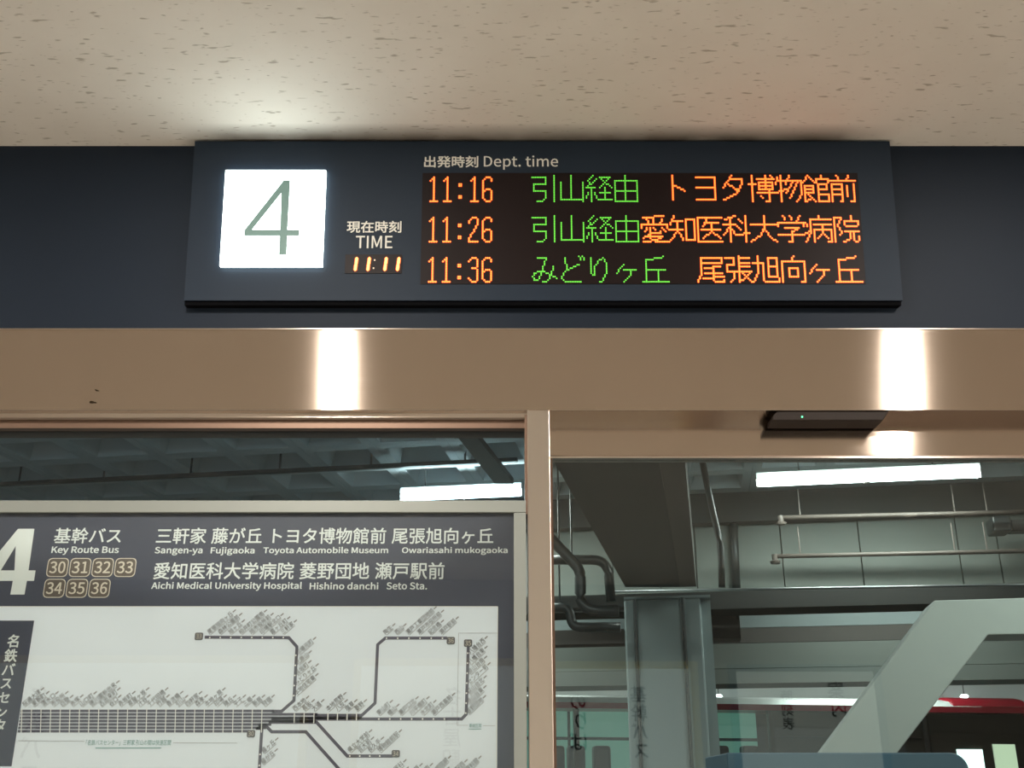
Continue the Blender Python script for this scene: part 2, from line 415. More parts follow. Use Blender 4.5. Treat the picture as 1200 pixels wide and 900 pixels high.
# LED matrix
L0, L1, LB, LT = srect(494.0, 203.0, 1009.5, 333.0)
led = sp.rect(MB(), L0, L1, LB, LT, .0003, .0018).build('led_display', MT['screen'], sg)
GL = {
 '引': "01 81 85 15 19 89 8d 6f 3f;d0 df", '山': "70 7e;14 1e ee;e4 ef", '経': "40 13 35;62 07;07 57;38 3f;1a 0d;5a 6d;81 e1 87;92 f7;8a ea;b7 be;7e fe",
 '由': "13 e3 ef 1f 13;19 e9;70 7f", 'み': "31 81 5a 3e 1e 0c 1a 39 79 ed;c6 bb 8f 6f", 'ど': "31 48;b5 48 2a 1c 1d 3f cf;b0 c2;d0 e2",
 'り': "21 2a 4b 46 72 91 b4 ba 8f 7f", 'ヶ': "55 28 1a;58 c8;98 9b 5f", '丘': "c0 a1 32;22 2f;28 d8;98 9f;0f ff", 'ト': "30 3e;35 a9",
 'ヨ': "11 c1 ce 1e;17 c7", 'タ': "60 17;52 c2 c5 8b 1e;45 a9", '博': "20 2f;05 45;52 f2;a0 a8;64 e4 e8 68 64;66 e6;d0 e1;5a fa;c9 cf af;7c 8d",
 '物': "30 3f;11 05;13 63;0a 68;80 65;73 f3 fa de cf;a4 6a;d4 8d", '館': "30 04;30 74;16 66 6a 1a;16 1f;18 68;1f 5d;3b 7f;b0 b2;84 82 f2 f4;95 e5 e8 98;95 9f;9b fb ff 9f",
 '前': "40 52;b0 a2;03 f3;1f 15 75 7f 6f;18 78;1b 7b;a6 ac;e5 ef cf", '愛': "11 d0;32 44;72 74;c2 b4;07 05 f5 f7;37 29;57 5a ba b9;77 88;c7 e9;6a 1d;4c cc 9e 1f;5d 9f ff",
 '知': "30 15;23 83;08 88;53 59 0f;6a 8e;a2 f2 fe ae a2", '医': "f1 11 1f ff;62 46;64 d4;38 e8;94 99 4d;99 ed", '科': "70 12;41 4f;05 75;46 0b;47 7b;92 b4;86 a8;8b fa;d0 df",
 '大': "80 86 6b 0f;88 bc ff;05 f5", '学': "30 42;70 82;d0 b3;06 04 f4 f6;47 c7 89 8f 6f;0b fb", '病': "80 82;32 f2;32 39 0f;04 16;0a 39;55 f5;5f 58 f8 ff df;a5 aa 7d;aa dd",
 '院': "11 51 36 59 4b;11 1f;b0 b2;75 73 f3 f5;86 e6;79 f9;a9 ad 6f;c9 ce ef fe fc", '尾': "21 e1 e4 24;21 2a 0f;d6 47;4a ea;3d fc;97 9e af ff fe",
 '張': "01 51 55 15 19 59 5d 3f;80 89;81 e1;84 e4;86 e6;69 f9;89 8f bd;aa ff;ea cc", '旭': "30 39 0f;04 64 6e 7f ff fd;91 e1 ec 9c 91;96 e6", '向': "80 63;1f 13 e3 ef cf;57 a7 ac 5c 57",
 '1': "23 41 4f;2f 6f", '6': "63 51 31 13 1d 3f 5f 6d 6a 58 38 1a", '2': "14 13 31 51 63 65 1d 1f;1f 6f", '3': "13 31 51 63 65 57 37;57 69 6d 5f 3f 1d",
 ':': "35 45;36 46;3c 4c;3d 4d"}
def dots(g):
    s = set()
    for st in GL[g].split(';'):
        pts = [(int(t[0], 16), int(t[1], 16)) for t in st.split()]
        for a_, c_ in zip(pts, pts[1:]):
            n = max(abs(c_[0]-a_[0]), abs(c_[1]-a_[1]), 1)
            for k in range(n+1): s.add((round(a_[0]+(c_[0]-a_[0])*k/n+1e-6), round(a_[1]+(c_[1]-a_[1])*k/n+1e-6)))
    return s
pit = (L1-L0)/257.8; LX = L0+pit*.9
rows = [sp.px(600, y)[1] for y in (206.4, 253.6, 300.8)]
rows_b = [sp.px(600, y)[1] for y in (236.4, 283.6, 330.6)]
def led_run(txt, col, row, kind):
    for ch in txt:
        wd = 8 if ch in '1236:' else 16
        pv = (rows[row]-rows_b[row])/15
        spots = [(LX+(col+c_)*pit, rows[row]-r_*pv) for c_, r_ in sorted(dots(ch))]
        def disc(mb, r_, h_, n=6):
            for u, v in spots: mb.poly([sp.at(u+r_*cos(2*pi*(k+.5)/n), v+r_*sin(2*pi*(k+.5)/n), h_) for k in range(n)])
            return mb
        if kind == 'a':
            ro = disc(MB(), pit*.74, .0024).build('led_character', MT['rim'], led); ro['kind'] = 'stuff'
            k_ = disc(MB(), pit*.50, .0029).build('led_core', MT['core'], led); k_['kind'] = 'stuff'
        else:
            disc(MB(), pit*.50, .0027).build('led_character', MT['green'], led)['kind'] = 'stuff'
        col += wd
led_run('11:16', 2, 0, 'a'); led_run('11:26', 2, 1, 'a'); led_run('11:36', 2, 2, 'a')
led_run('引山経由', 64, 0, 'g'); led_run('引山経由', 64, 1, 'g'); led_run('みどりヶ丘', 64, 2, 'g')
led_run('トヨタ博物館前', 144, 0, 'a'); led_run('愛知医科大学病院', 128, 1, 'a'); led_run('尾張旭向ヶ丘', 160, 2, 'a')

# ================================================================== ROUTE MAP BOARD
BY = -.002
bp = Plane((0, BY, 0), (1, 0, 0), (0, 0, 1), (0, -1, 0))
bx1 = P(616.8, 700, BY)[0]; bxi = P(602, 700, BY)[0]; bx0 = -1.62; bzt = P(300, 586.3, BY)[2]; bzi = P(300, 600.5, BY)[2]
rb = thing('route_map_board', (-.8, 0, 0), 'framed bus route map board with slate header band, left of the steel post', 'sign')
MB().box(bx0, bx1, BY, BY+.045, bzi, bzt).build('frame_rail', MT['anod'], rb, bevel=.0015)
MB().box(bxi, bx1, BY, BY+.045, .6, bzi-.0003).build('frame_stile', MT['anod'], rb, bevel=.0015)
MB().box(bx0, bx0+.03, BY, BY+.045, .6, bzi-.0003).build('frame_stile', MT['anod'], rb, bevel=.0015)
MB().box(bx0, bx1, BY, BY+.045, .56, .5997).build('frame_rail', MT['anod'], rb, bevel=.0015)
PYB = BY+.012
MB().box(bx0+.03, bxi, PYB, PYB+.02, .6, bzi).build('poster', MT['band'], rb)
pp = Plane((0, PYB, 0), (1, 0, 0), (0, 0, 1), (0, -1, 0))
H1, H2, H3, H4 = .0004, .0008, .0012, .0016
wz = pp.px(300, 711)[1]; wx = pp.px(583, 800)[0]
b = MB(); b.poly([pp.at(bx0+.06, .64, H1), pp.at(wx, .64, H1), pp.at(wx, wz, H1), pp.at(bx0+.06, wz, H1)]); pw = b.build('map_paper', MT['paper'], rb)
b = MB(); pp.line(b, [(-40, 711), (583.3, 711)], .0016, H2); pp.line(b, [(583.3, 711), (583.3-1.8, 905)], .0014, H2); b.build('paper_edge', MT['paperwhite'], rb)
def lett(txt, x0, y0, x1, y1, m='board_print', bold=.0, nm='lettering', h=H2, shear=0):
    b = MB(); pp.fit(b, txt, x0, y0, x1, y1, h, bold, shear); return b.build(nm, MT[m], rb)
c4 = lambda x, y: (x/3.75, 580+y/3.75)
b = MB(); 
fo = [(80, 150), (152, 150), (134, 345), (155, 345), (152, 375), (131, 375), (101, 438), (47, 438), (52, 375), (-70, 375), (-66, 330)]
fo = [(78, 149), (152, 149), (129, 332), (157, 332), (151, 378), (122, 378), (101, 438), (47, 438), (57, 378), (-75, 378), (-68, 325)]
fo = [(80, 149), (152, 149), (126, 332), (157, 332), (150, 378), (119, 378), (108, 438), (46, 438), (57, 378), (-70, 378), (-62, 322)]
fi = [(70, 225), (64, 332), (4, 332)]
bm = bmesh.new()
for lp in (fo, fi):
    vs = [bm.verts.new(pp.at(*pp.px(*c4(*p)), H2) - LOC[rb.name]) for p in lp]
    for i in range(len(vs)): bm.edges.new((vs[i], vs[(i+1) % len(vs)]))
bmesh.ops.triangle_fill(bm, use_beauty=True, edges=bm.edges[:])
me = bpy.data.meshes.new('number_four'); bm.to_mesh(me); bm.free(); me.materials.append(MT['board_print']); link('number_four', me, rb, LOC[rb.name])
lett('基幹バス', 64, 618.5, 142.5, 637, bold=.012)
lett('Key Route Bus', 60.5, 640.5, 139.5, 650.5, bold=.022)
lett('三軒家 藤が丘 トヨタ博物館前 尾張旭向ヶ丘', 183.5, 618.5, 578, 637.5, bold=.012)
lett('Sangen-ya', 181.5, 641, 237.5, 651, bold=.02)
lett('Fujigaoka', 247, 641, 298.5, 651, bold=.02)
lett('Toyota Automobile Museum', 308.5, 641, 455, 650.5, bold=.02)
lett('Owariasahi mukogaoka', 471, 641, 595, 650.5, bold=.02)
lett('愛知医科大学病院 菱野団地 瀬戸駅前', 180.5, 659, 521, 679, bold=.012)
lett('Aichi Medical University Hospital', 177.5, 682, 354, 692.5, bold=.02)
lett('Hishino danchi', 363, 682.5, 443.5, 691, bold=.02)
lett('Seto Sta.', 453, 682.5, 500.5, 691, bold=.02)
def rrect(x0, y0, x1, y1, r, h, nm, m, parent=rb):
    ua, va = pp.px(x0, y1); ub, vb = pp.px(x1, y0); ua = pp.px(x0, (y0+y1)/2)[0]; ub = pp.px(x1, (y0+y1)/2)[0]; pts = []
    for cx, cy, a0 in ((ub-r, vb-r, 0), (ua+r, vb-r, 90), (ua+r, va+r, 180), (ub-r, va+r, 270)):
        for k in range(4): t = R(a0+30*k); pts.append(pp.at(cx+r*cos(t), cy+r*sin(t), h))
    b = MB(); b.poly(pts); return b.build(nm, MT[m], parent)
for i, s in enumerate(('30', '31', '32', '33')):
    x = 55.3+26.4*i
    bd = rrect(x, 654, x+24.8, 676.2, .009, H2, 'badge', 'cream'); rrect(x+1, 655, x+23.8, 675.2, .008, H2+.0002, 'badge_face', 'badge', bd)
    b = MB(); pp.fit(b, s, x+3.2, 658, x+21.6, 672, H2+.0004, .012); b.build('badge_number', MT['cream'], bd)
for i, s in enumerate(('34', '35', '36')):
    x = 51.5+26.4*i
    bd = rrect(x, 678.4, x+24.8, 700.6, .009, H2, 'badge', 'cream'); rrect(x+1, 679.4, x+23.8, 699.6, .008, H2+.0002, 'badge_face', 'badge', bd)
    b = MB(); pp.fit(b, s, x+3.2, 682.4, x+21.6, 696.4, H2+.0004, .012); b.build('badge_number', MT['cream'], bd)
# terminal column at the left
b = MB(); b.poly([pp.at(*pp.px(x, y), H2) for x, y in ((-60, 727.3), (40.3, 727.3), (13.3, 898), (-90, 898))])
# the slate box has true vertical edges on the board
ux = pp.px(40.3, 727.3)[0]; vt = pp.px(20, 727.3)[1]; vb_ = pp.px(14, 898)[1]
b = MB(); b.poly([pp.at(bx0+.09, vb_, H2), pp.at(ux, vb_, H2), pp.at(ux, vt, H2), pp.at(bx0+.09, vt, H2)]); b.build('terminal_box', MT['band'], rb)
tq = lambda x, y: (x/4.444, 700+y/4.444)
uc = (pp.px(*tq(38, 228))[0]+pp.px(*tq(102, 228))[0])/2
cs = abs(pp.px(*tq(102, 228))[0]-pp.px(*tq(38, 228))[0])
yy = [228, 303, 375, 450, 522, 600, 668]
b = MB()
for ch, y in zip('名鉄バスセンタ', yy):
    vs, fs, a0, a1, b0, b1 = text_mesh(ch, .02); _, vc = pp.px(*tq(50, y))
    k = cs/.92*(.92 if ch in 'スセン' else 1)
    b.add([pp.at(uc+(p.x-(a0+a1)/2)*k, vc+(p.y-(b0+b1)/2)*k, H3+p.z*.25) for p in vs], fs)
b.build('terminal_lettering', MT['board_print'], rb)
# network lines
def route(pts, wd=.0062, m='trunk', nm='route_line', h=H2):
    b = MB(); pp.line(b, pts, wd, h); return b.build(nm, MT[m], rb)
for k in range(7):
    y = 833.2+k*3.95
    xr = [321, 372, 424, 370, 318, 312, 296][k]
    b = MB(); xs = pp.px(24.5-k*.6, y)[0]; xe = pp.px(xr if k != 6 else 292, y)[0]; _, v = pp.px(200, y)
    b.poly([pp.at(xs, v-.0026, H2), pp.at(xe, v-.0026, H2), pp.at(xe, v+.0026, H2), pp.at(xs, v+.0026, H2)]); b.build('route_line', MT['trunk'], rb)
route([(319, 833.6), (330, 833.6), (344.5, 821), (348, 758), (338.5, 747.3), (240, 746.8)])
route([(368, 838.4), (424, 838.4), (439.5, 824), (442.6, 755.5), (451.5, 747.8), (524, 747.8)])
route([(318, 842.6), (541, 842.6), (546.3, 837), (548.8, 757)])
route([(315, 846.4), (371, 846.4), (407, 886), (460, 886)])
route([(303, 850), (311, 850), (318.5, 857.6), (358.5, 857.6), (398, 902)])
route([(300, 853.5), (307, 853.5), (303.8, 902)])
b = MB()
stops = [26+11.25*i for i in range(26)]
for i, x in enumerate(stops): pp.line(b, [(x, 830.5), (x-.9, 858.5)], .0018, H3)
for x in (345.2, 356.6, 368.2): pp.line(b, [(x, 835.5), (x-.4, 847.5)], .0018, H3)
for x in (384.5, 395.7, 407, 418): pp.line(b, [(x, 835.5), (x-.3, 844)], .0022, H3)
def dot(x, y):
    u, v = pp.px(x, y); b.poly([pp.at(u+.0018*cos(k*pi/3), v+.0018*sin(k*pi/3), H3) for k in range(6)])
for i in range(8): dot(246+12.3*i, 747.2)
for i in range(5): dot(346.8-.6*i, 768+11.8*i)
for i in range(6): dot(453+13.1*i, 748)
for i in range(7): dot(548.2-.4*i, 765.5+11.7*i)
for i in range(7): dot(444+12.8*i, 842.6)
for i in range(4): dot(410+11.7*i, 886)
dot(304.9, 884); dot(304.1, 897)
b.build('stop_marks', MT['paperwhite'], rb)['kind'] = 'stuff'
names = ['桜通大津', '東新町', '清水口', '市役所', '白壁', '赤塚', '山口町', '徳川園新出来', '古出来町', '谷口', '赤坂町', '茶屋ヶ坂', '汁谷', '千代田橋', '竹越', '香流橋',
         '引山', '四軒家', '森孝', '本地ヶ原', '印場', '晴丘', '平子', '三郷', '新居', '狩宿']
lab = []
for i, x in enumerate(stops): lab.append((x+2.5, 828, names[i], 1.0))
for i in range(8): lab.append((245.5+12.3*i, 743.5, ['尾張旭向ヶ丘', '森林公園前', '旭ヶ丘', '柏井町公園南', '旭市役所前', '印場駅北口', '霞ヶ丘町', '三軒家'][i], 1))
for i in range(5): lab.append((349.5-.6*i, 768+11.8*i, ['印場元町', '北原山', '長坂町', 'みどりヶ丘', '本地住宅東'][i], 1))
for i in range(3): lab.append((345.5+11.2*i, 833.5, ['西本地', '長坂', '大道'][i], 1))
for i in range(4): lab.append((384.5+11.2*i, 833.5, ['本地荒野', '八反', '塩草', '菱野'][i], 1))
for i in range(6): lab.append((452+13.1*i, 743.8, ['陶生', '西山', '瀬戸工業団地前', '瀬戸市役所前', '記念橋', '瀬戸駅前'][i], 1))
for i in range(7): lab.append((551.5-.4*i, 767+11.7*i, ['八幡台西', '八幡台東', '原山台南', 'センター前', '萩山台北', '原山台東', '菱野団地'][i], 1))
for i in range(6): lab.append((444+12.8*i, 838.5, ['東山町', '幡山', '瀬戸口北', '川平橋町', '水北町', '瀬戸西高前'][i], 1))
for i in range(4): lab.append((410+11.7*i, 882, ['県立大学前', '芸大前', '長久手', '博物館前駅'][i], 1))
for i in range(2): lab.append((309-.7*i, 883+13*i, ['藤ヶ丘', '藤が丘'][i], 1))
for i in range(8): lab.append((455+12*i, 913, ['愛知医科', '岩作', '中根原', '長湫南', '大学病院前', '平池', '瀬戸駅西', '陶磁資料館'][i], 1))
lb, ls = MB(), MB()
for x, y, s, k in lab:
    ln = pp.run(lb, s, x, y, .0122, R(42), H3, 0, 0, .86)
    u, v = pp.px(x, y); a_ = R(42)
    def bar(d0, d1, o0, o1):
        ls.poly([pp.at(u+d*cos(a_)-o*sin(a_), v+d*sin(a_)+o*cos(a_), H3) for d, o in ((d0, o0), (d1, o0), (d1, o1), (d0, o1))])
    bar(.001, ln*.98, -.0030, -.0020); bar(ln+.002, ln+.010, .003, .0055)
lb.build('stop_lettering', MT['ink'], rb)['kind'] = 'stuff'; ls.build('stop_underlines', MT['inklite'], rb)['kind'] = 'stuff'
for x, y, s in ((228.5, 741.5, '33'), (523.5, 746.5, '36'), (543.7, 749.5, '35'), (459, 879, '34'), (289.5, 855.5, '30')):
    bd = rrect(x, y, x+9.6, y+8.6, .003, H4, 'route_tag', 'ink'); b = MB(); pp.fit(b, s, x+1.4, y+1.5, x+8.2, y+7.1, H4+.0004, .0); b.build('tag_number', MT['cream'], bd)
b = MB(); pp.line(b, [(21.5, 868), (99, 868.7)], .0007, H3); pp.line(b, [(203, 870.5), (278, 870.8)], .0007, H3)
for e in ([(537.5, 742), (584, 742)], [(537.5, 742), (535.8, 850)], [(535.8, 850), (548.5, 850)], [(566, 850.5), (580, 850.5)]): pp.line(b, e, .0006, H3)
b.build('zone_outline', MT['inklite'], rb)['kind'] = 'stuff'
lett('「名鉄バスセンター」三軒家,引山の間は快速区間', 101, 867, 200.5, 873.6, 'teal', .0, 'note_lettering', H3)
b = MB(); pp.line(b, [(112, 876.6), (189, 876.6)], .0016, H3); pp.line(b, [(549.3, 854.4), (564, 854.4)], .0012, H3); b.build('note_underline', MT['teal'], rb)['kind'] = 'stuff'
lett('乗継区間', 549.8, 848, 564, 852.6, 'teal', .0, 'note_lettering', H3)
MB().box(bx0+.03, bxi, BY+.004, BY+.007, .6, bzi).build('glass_cover', MT['bglass'], rb)

# ================================================================== HALL LAMPS AND BACK WALL BOARDS (seen as reflections, save the added lamps)
lx = [(-.606, -1.2), (1.36, -1.2), (-2.57, -1.2), (3.33, -1.2), (-.70, -1.76), (1.57, -1.76), (-.99, -3.4), (2.21, -3.4), (-3.6, -3.4), (4.4, -3.4)]  # second-row pair added to brighten the board, back row added as fill
for i, (x, y) in enumerate(lx):
    d = thing('downlight', (x, y, CEIL_Z), 'round warm ceiling downlight of the waiting hall', 'lamp', 'ceiling downlights in the waiting hall')
    b = MB(); r0, r1 = (.04, .06); n = 24
    for k in range(n):
        a0, a1 = 2*pi*k/n, 2*pi*(k+1)/n
        b.add([(x+r_*cos(a), y+r_*sin(a), z) for r_, z in ((r0, CEIL_Z-.006), (r1, CEIL_Z-.001)) for a in (a0, a1)], [(0, 1, 3, 2)])
    b.build('trim_ring', MT['trimw'], d)
    MB().tube([(x, y, CEIL_Z-.0015), (x, y, CEIL_Z-.003)], .04, 24).build('lens', MT['lamp' if y > -2 else 'lampd'], d)
    a = area('downlight_beam', (0, 0, -.01), .07, .07, HALL_W, WARM, shape='DISK', parent=d, spread=180 if y > -2 else 120)
def poster(xa, xb, zt, framem, label, cols, nm='wall_poster'):
    y = YB
    t = thing('poster_board', ((xa+xb)/2, y, .9), label, 'board')
    f = .05
    for a_ in ((xa, xb, zt-f, zt), (xa, xb, .75, .75+f)): MB().box(a_[0], a_[1], y+.002, y+.06, a_[2], a_[3]).build('frame_rail', MT[framem], t)
    for a_ in ((xa, xa+f), (xb-f, xb)): MB().box(a_[0], a_[1], y+.002, y+.06, .75+f, zt-f).build('frame_stile', MT[framem], t)
    MB().box(xa+f, xb-f, y+.002, y+.03, .75+f, zt-f).build('lit_sheet', MT['lit'], t)
    q_ = Plane((0, y+.032, 0), (-1, 0, 0), (0, 0, 1), (0, 1, 0)); b = MB()
    for (s, x, z, sz) in cols:
        for k, ch in enumerate(s):
            vs, fs, a0, a1, b0, b1 = text_mesh(ch, .01)
            b.add([V((x-(p.x-a0)*sz, y+.032, z-k*sz*1.05+p.y*sz)) for p in vs], fs)
    if cols: b.build('poster_lettering', MT['black_ink'], t)['kind'] = 'stuff'
    return t
poster(-3.9, -1.40, 2.44, 'yel', 'yellow-framed poster board nearest the left wall, behind the camera', [('名鉄バス', -3.2, 2.1, .16)])
poster(-1.10, 1.32, 2.42, 'yel', 'yellow-framed poster board in the middle of the back wall', [('基幹バス', .95, 2.15, .12), ('のりば', .52, 2.10, .13), ('名古屋駅', -.35, 2.12, .13)])
poster(1.54, 2.62, 2.40, 'navy', 'blue-framed poster board on the back wall, right of the yellow-framed ones', [('時刻表', 1.98, 2.15, .09), ('案内', 2.35, 2.18, .12)])

# ================================================================== BUS BAY BEYOND THE GLASS
BA = R(9.2)
E2, E1 = V((cos(BA), -sin(BA), 0)), V((sin(BA), cos(BA), 0))
O = V((CAM.x, CAM.y, 0))
def T(p): return O + E2*p[0] + E1*p[1] + V((0, 0, p[2]))       # bay coordinates: along, depth, height
def W(px, py, d):                                             # photo point -> bay (a, z) on the plane at depth d
    p = ray(px, py, O+E1*d, E1) - O; return p.dot(E2), p.z
def bbox(mb, px0, py0, px1, py1, d0, d1):
    a0, zt = W(px0, py0, d0); a1, _ = W(px1, py0, d0); _, zb_ = W((px0+px1)/2, py1, d0); _, zt = W((px0+px1)/2, py0, d0)
    return mb.box(a0, a1, d0, d1, zb_, zt, T)
BZ = 5.0
struct(MB().box(-16, 18, 2.75, 27, -.25, -.15, T).build('floor', MT['asph']))
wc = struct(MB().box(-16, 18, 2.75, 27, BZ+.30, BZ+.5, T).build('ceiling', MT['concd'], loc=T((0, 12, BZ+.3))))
# waffle coffers, one per cell, shared mesh
c = .80
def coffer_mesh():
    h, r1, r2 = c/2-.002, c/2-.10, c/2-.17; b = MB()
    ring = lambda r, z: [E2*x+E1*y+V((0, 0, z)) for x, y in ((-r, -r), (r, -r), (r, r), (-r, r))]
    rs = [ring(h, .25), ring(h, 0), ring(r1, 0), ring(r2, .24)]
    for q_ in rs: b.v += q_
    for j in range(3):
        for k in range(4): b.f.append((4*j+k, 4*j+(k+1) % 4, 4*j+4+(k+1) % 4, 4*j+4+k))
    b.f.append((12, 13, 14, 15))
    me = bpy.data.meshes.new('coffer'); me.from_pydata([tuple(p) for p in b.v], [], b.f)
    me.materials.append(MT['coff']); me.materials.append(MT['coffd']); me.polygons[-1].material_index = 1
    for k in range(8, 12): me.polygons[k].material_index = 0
    return me
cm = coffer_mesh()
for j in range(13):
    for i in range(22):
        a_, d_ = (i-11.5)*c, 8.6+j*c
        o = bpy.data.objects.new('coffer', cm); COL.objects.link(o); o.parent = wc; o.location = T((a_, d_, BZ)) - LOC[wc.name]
# back and side closures
bw = struct(MB().box(-16, 18, 24, 24.3, -.15, BZ+.3, T).build('wall_back', MT['wpan'], loc=T((0, 24, 0))))
struct(MB().box(-16.3, -16, 2.75, 24.3, -.15, BZ+.3, T).build('wall_left', MT['wpan']))
struct(MB().box(18, 18.3, 5, 24.3, -.15, BZ+.3, T).build('wall_right', MT['wpan']))
# hanging panelled wall, beam layers
hw = thing('wall_bay', T((0, 13, 3.6)), None, None); hw['kind'] = 'structure'
edges = [-600, -350, -120, 60, 260, 460, 640, 716, 770, 812, 912, 1003, 1117, 1163, 1300, 1500]
for xa, xb in zip(edges, edges[1:]):
    a0, zt_ = W(xa, 600, 13); a1, _ = W(xb, 600, 13)
    MB().box(a0+.006, a1-.006, 13, 13.1, 3.55, 4.80, T).build('wall_panel', MT['wpan'], hw, bevel=.004)
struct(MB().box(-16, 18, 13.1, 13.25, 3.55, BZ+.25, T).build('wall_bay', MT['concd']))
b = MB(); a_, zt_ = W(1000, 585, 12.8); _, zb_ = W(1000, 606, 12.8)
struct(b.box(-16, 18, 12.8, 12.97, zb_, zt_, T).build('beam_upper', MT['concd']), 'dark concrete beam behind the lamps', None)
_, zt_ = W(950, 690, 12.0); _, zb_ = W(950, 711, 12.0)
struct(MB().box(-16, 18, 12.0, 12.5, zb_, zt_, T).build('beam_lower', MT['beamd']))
# soffit bands behind, in steps away from the glass
for (ya, yb, d_, m) in ((711, 734, 15.2, 'colm'), (734, 752, 15.15, 'brown'), (752, 782, 15.1, 'wpan'), (782, 800, 15.05, 'wpan')):
    _, zt_ = W(950, ya-(8 if ya < 720 else -.3), d_); _, zb_ = W(950, yb, d_)
    struct(MB().box(-16, 18, d_, 15.7, zb_+.003, zt_, T).build('soffit_band', MT[m]))
# deep dark beam running away from the glass
zb_ = 3.50
zpl = lambda px, py: ray(px, py, (0, 0, zb_), (0, 0, 1))
n0, n1 = zpl(640, 525), zpl(770, 525); f0, f1 = zpl(733, 688), zpl(797, 688)
bb = MB(); hgt = V((0, 0, 1.6))
n0 = f0 + (n0-f0)*1.25; n1 = f1+(n1-f1)*1.25
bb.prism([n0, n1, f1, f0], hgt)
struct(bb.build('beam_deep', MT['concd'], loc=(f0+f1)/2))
b = MB(); e = (f1-n1).normalized(); sd = V((e.y, -e.x, 0))
b.prism([n1+sd*.002+V((0, 0, .0)), f1+sd*.002, f1+sd*.16, n1+sd*.16], V((0, 0, .5)))
struct(b.build('beam_side', MT['brown'], loc=f1))
# column under it
col = thing('column', T((W(780, 800, 11.4)[0], 11.6, -.15)), 'broad grey painted column with two dark vertical conduits under the deep beam', 'column')
a0, zt_ = W(731, 703, 11.4); a1, _ = W(821, 703, 11.4)
MB().box(a0, a1, 11.4, 12.0, -.15, zt_, T).build('shaft', MT['colm'], col, bevel=.02)
MB().box(a1+.002, a1+.10, 11.55, 12.0, -.15, zt_-.002, T).build('side_fin', MT['colm'], col)
for px in (746, 803):
    a_, _ = W(px, 760, 11.38)
    MB().tube([T((a_, 11.37, -.15)), T((a_, 11.37, zt_))], .02, 8).build('conduit', MT['pipe'], col)
MB().box(a0, a1+.10, 11.4, 11.95, zt_+.002, zt_+.03, T).build('cap', MT['colm'], col)
# small boxes right of column
wb = tag(bbox(MB(), 830, 715, 866, 748, 13.5, 13.9).build('cable_box', MT['brown'], loc=T((1.6, 13.5, 3))), 'brown cable box high right of the grey column', 'box')
# diagonal brace, pale
Db = 8.2
bp_ = Plane(T((0, Db, 0)), E2, (0, 0, 1), E1)
pts = [(1095, 703.5), (1330, 697), (1330, 741), (1158, 744), (1034, 905), (1008, 940), (912, 940), (962, 882)]
tr = MB().prism([ray(x, y, T((0, Db, 0)), E1) for x, y in pts], E1*.35)
tag(tr.build('diagonal_brace', MT['brace'], loc=T((2.0, Db, 1.5)), bevel=.008), 'pale grey slanting brace rising to a level beam behind the door glass', 'brace')
# lamps: fluorescent rows, some added as fill
def fluor(pxa, pya, pxb, d, main, lbl, pw=FAR_W):
    a0, z = W(pxa, pya, d); a1, _ = W(pxb, pya, d)
    t = thing('fluorescent_lamp', T(((a0+a1)/2, d, z)), lbl, 'lamp')
    MB().box(a0, a1, d-.07, d+.07, z+.03, z+.10, T).build('lamp_housing', MT['fix'], t, bevel=.01)
    n = 2; L_ = (a1-a0)/n
    for k in range(n):
        MB().tube([T((a0+k*L_+.03, d, z)), T((a0+(k+1)*L_-.03, d, z))], .042, 10).build('tube', MT['tube'], t)
        for e in (a0+k*L_+.015, a0+(k+1)*L_-.015): MB().box(e-.013, e+.013, d-.04, d+.04, z-.05, z+.03, T).build('socket', MT['trimw'], t)
    for k in (.2, .8):
        a_ = a0+(a1-a0)*k; MB().tube([T((a_, d, z+.10)), T((a_, d, BZ+.28))], .008, 6).build('hanger', MT['pipe'], t)
    o = area('tube_light', (0, 0, -.055), a1-a0, .1, pw, COOL, rot=(0, 0, -BA), parent=t)
    o = area('tube_light_up', (0, -.12, .0), a1-a0, .1, pw*.5, COOL, rot=(R(100), 0, -BA), parent=t)
    return t
fluor(886, 566, 1150, 11.5, 1, 'bright twin fluorescent lamp hanging beyond the door glass')
fluor(470, 583, 612, 11.5, 1, 'bright fluorescent lamp seen just above the map board')
for px in (-480, 1500):
    fluor(px, 578, px+264, 11.5, 1, ['fluorescent lamp hanging beyond the left edge of the frame', 'fluorescent lamp hanging beyond the right edge of the frame'][px > 0])
for d_, pw in ((6.3, 70), (6.3, 70)) [:1]:  # unseen near row, added to light the brace, column and wall panels
    for a_ in (-5.5, -1.0, 3.5):
        t = thing('fluorescent_lamp', T((a_, d_, 4.75)), ['fluorescent lamp of the near row, out of the frame above the board', 'fluorescent lamp of the near row, out of the frame above the post', 'fluorescent lamp of the near row, out of the frame above the door'][(-5.5, -1.0, 3.5).index(a_)], 'lamp')
        MB().box(a_-1.2, a_+1.2, d_-.07, d_+.07, 4.78, 4.85, T).build('lamp_housing', MT['fix'], t)
        MB().tube([T((a_-1.17, d_, 4.75)), T((a_+1.17, d_, 4.75))], .03, 8).build('tube', MT['tube'], t)
        for k in (-.8, .8): MB().tube([T((a_+k, d_, 4.85)), T((a_+k, d_, BZ+.28))], .008, 6).build('hanger', MT['pipe'], t)
        area('tube_light', (0, 0, -.05), 2.4, .1, NEAR_W, COOL, rot=(0, 0, -BA), parent=t)
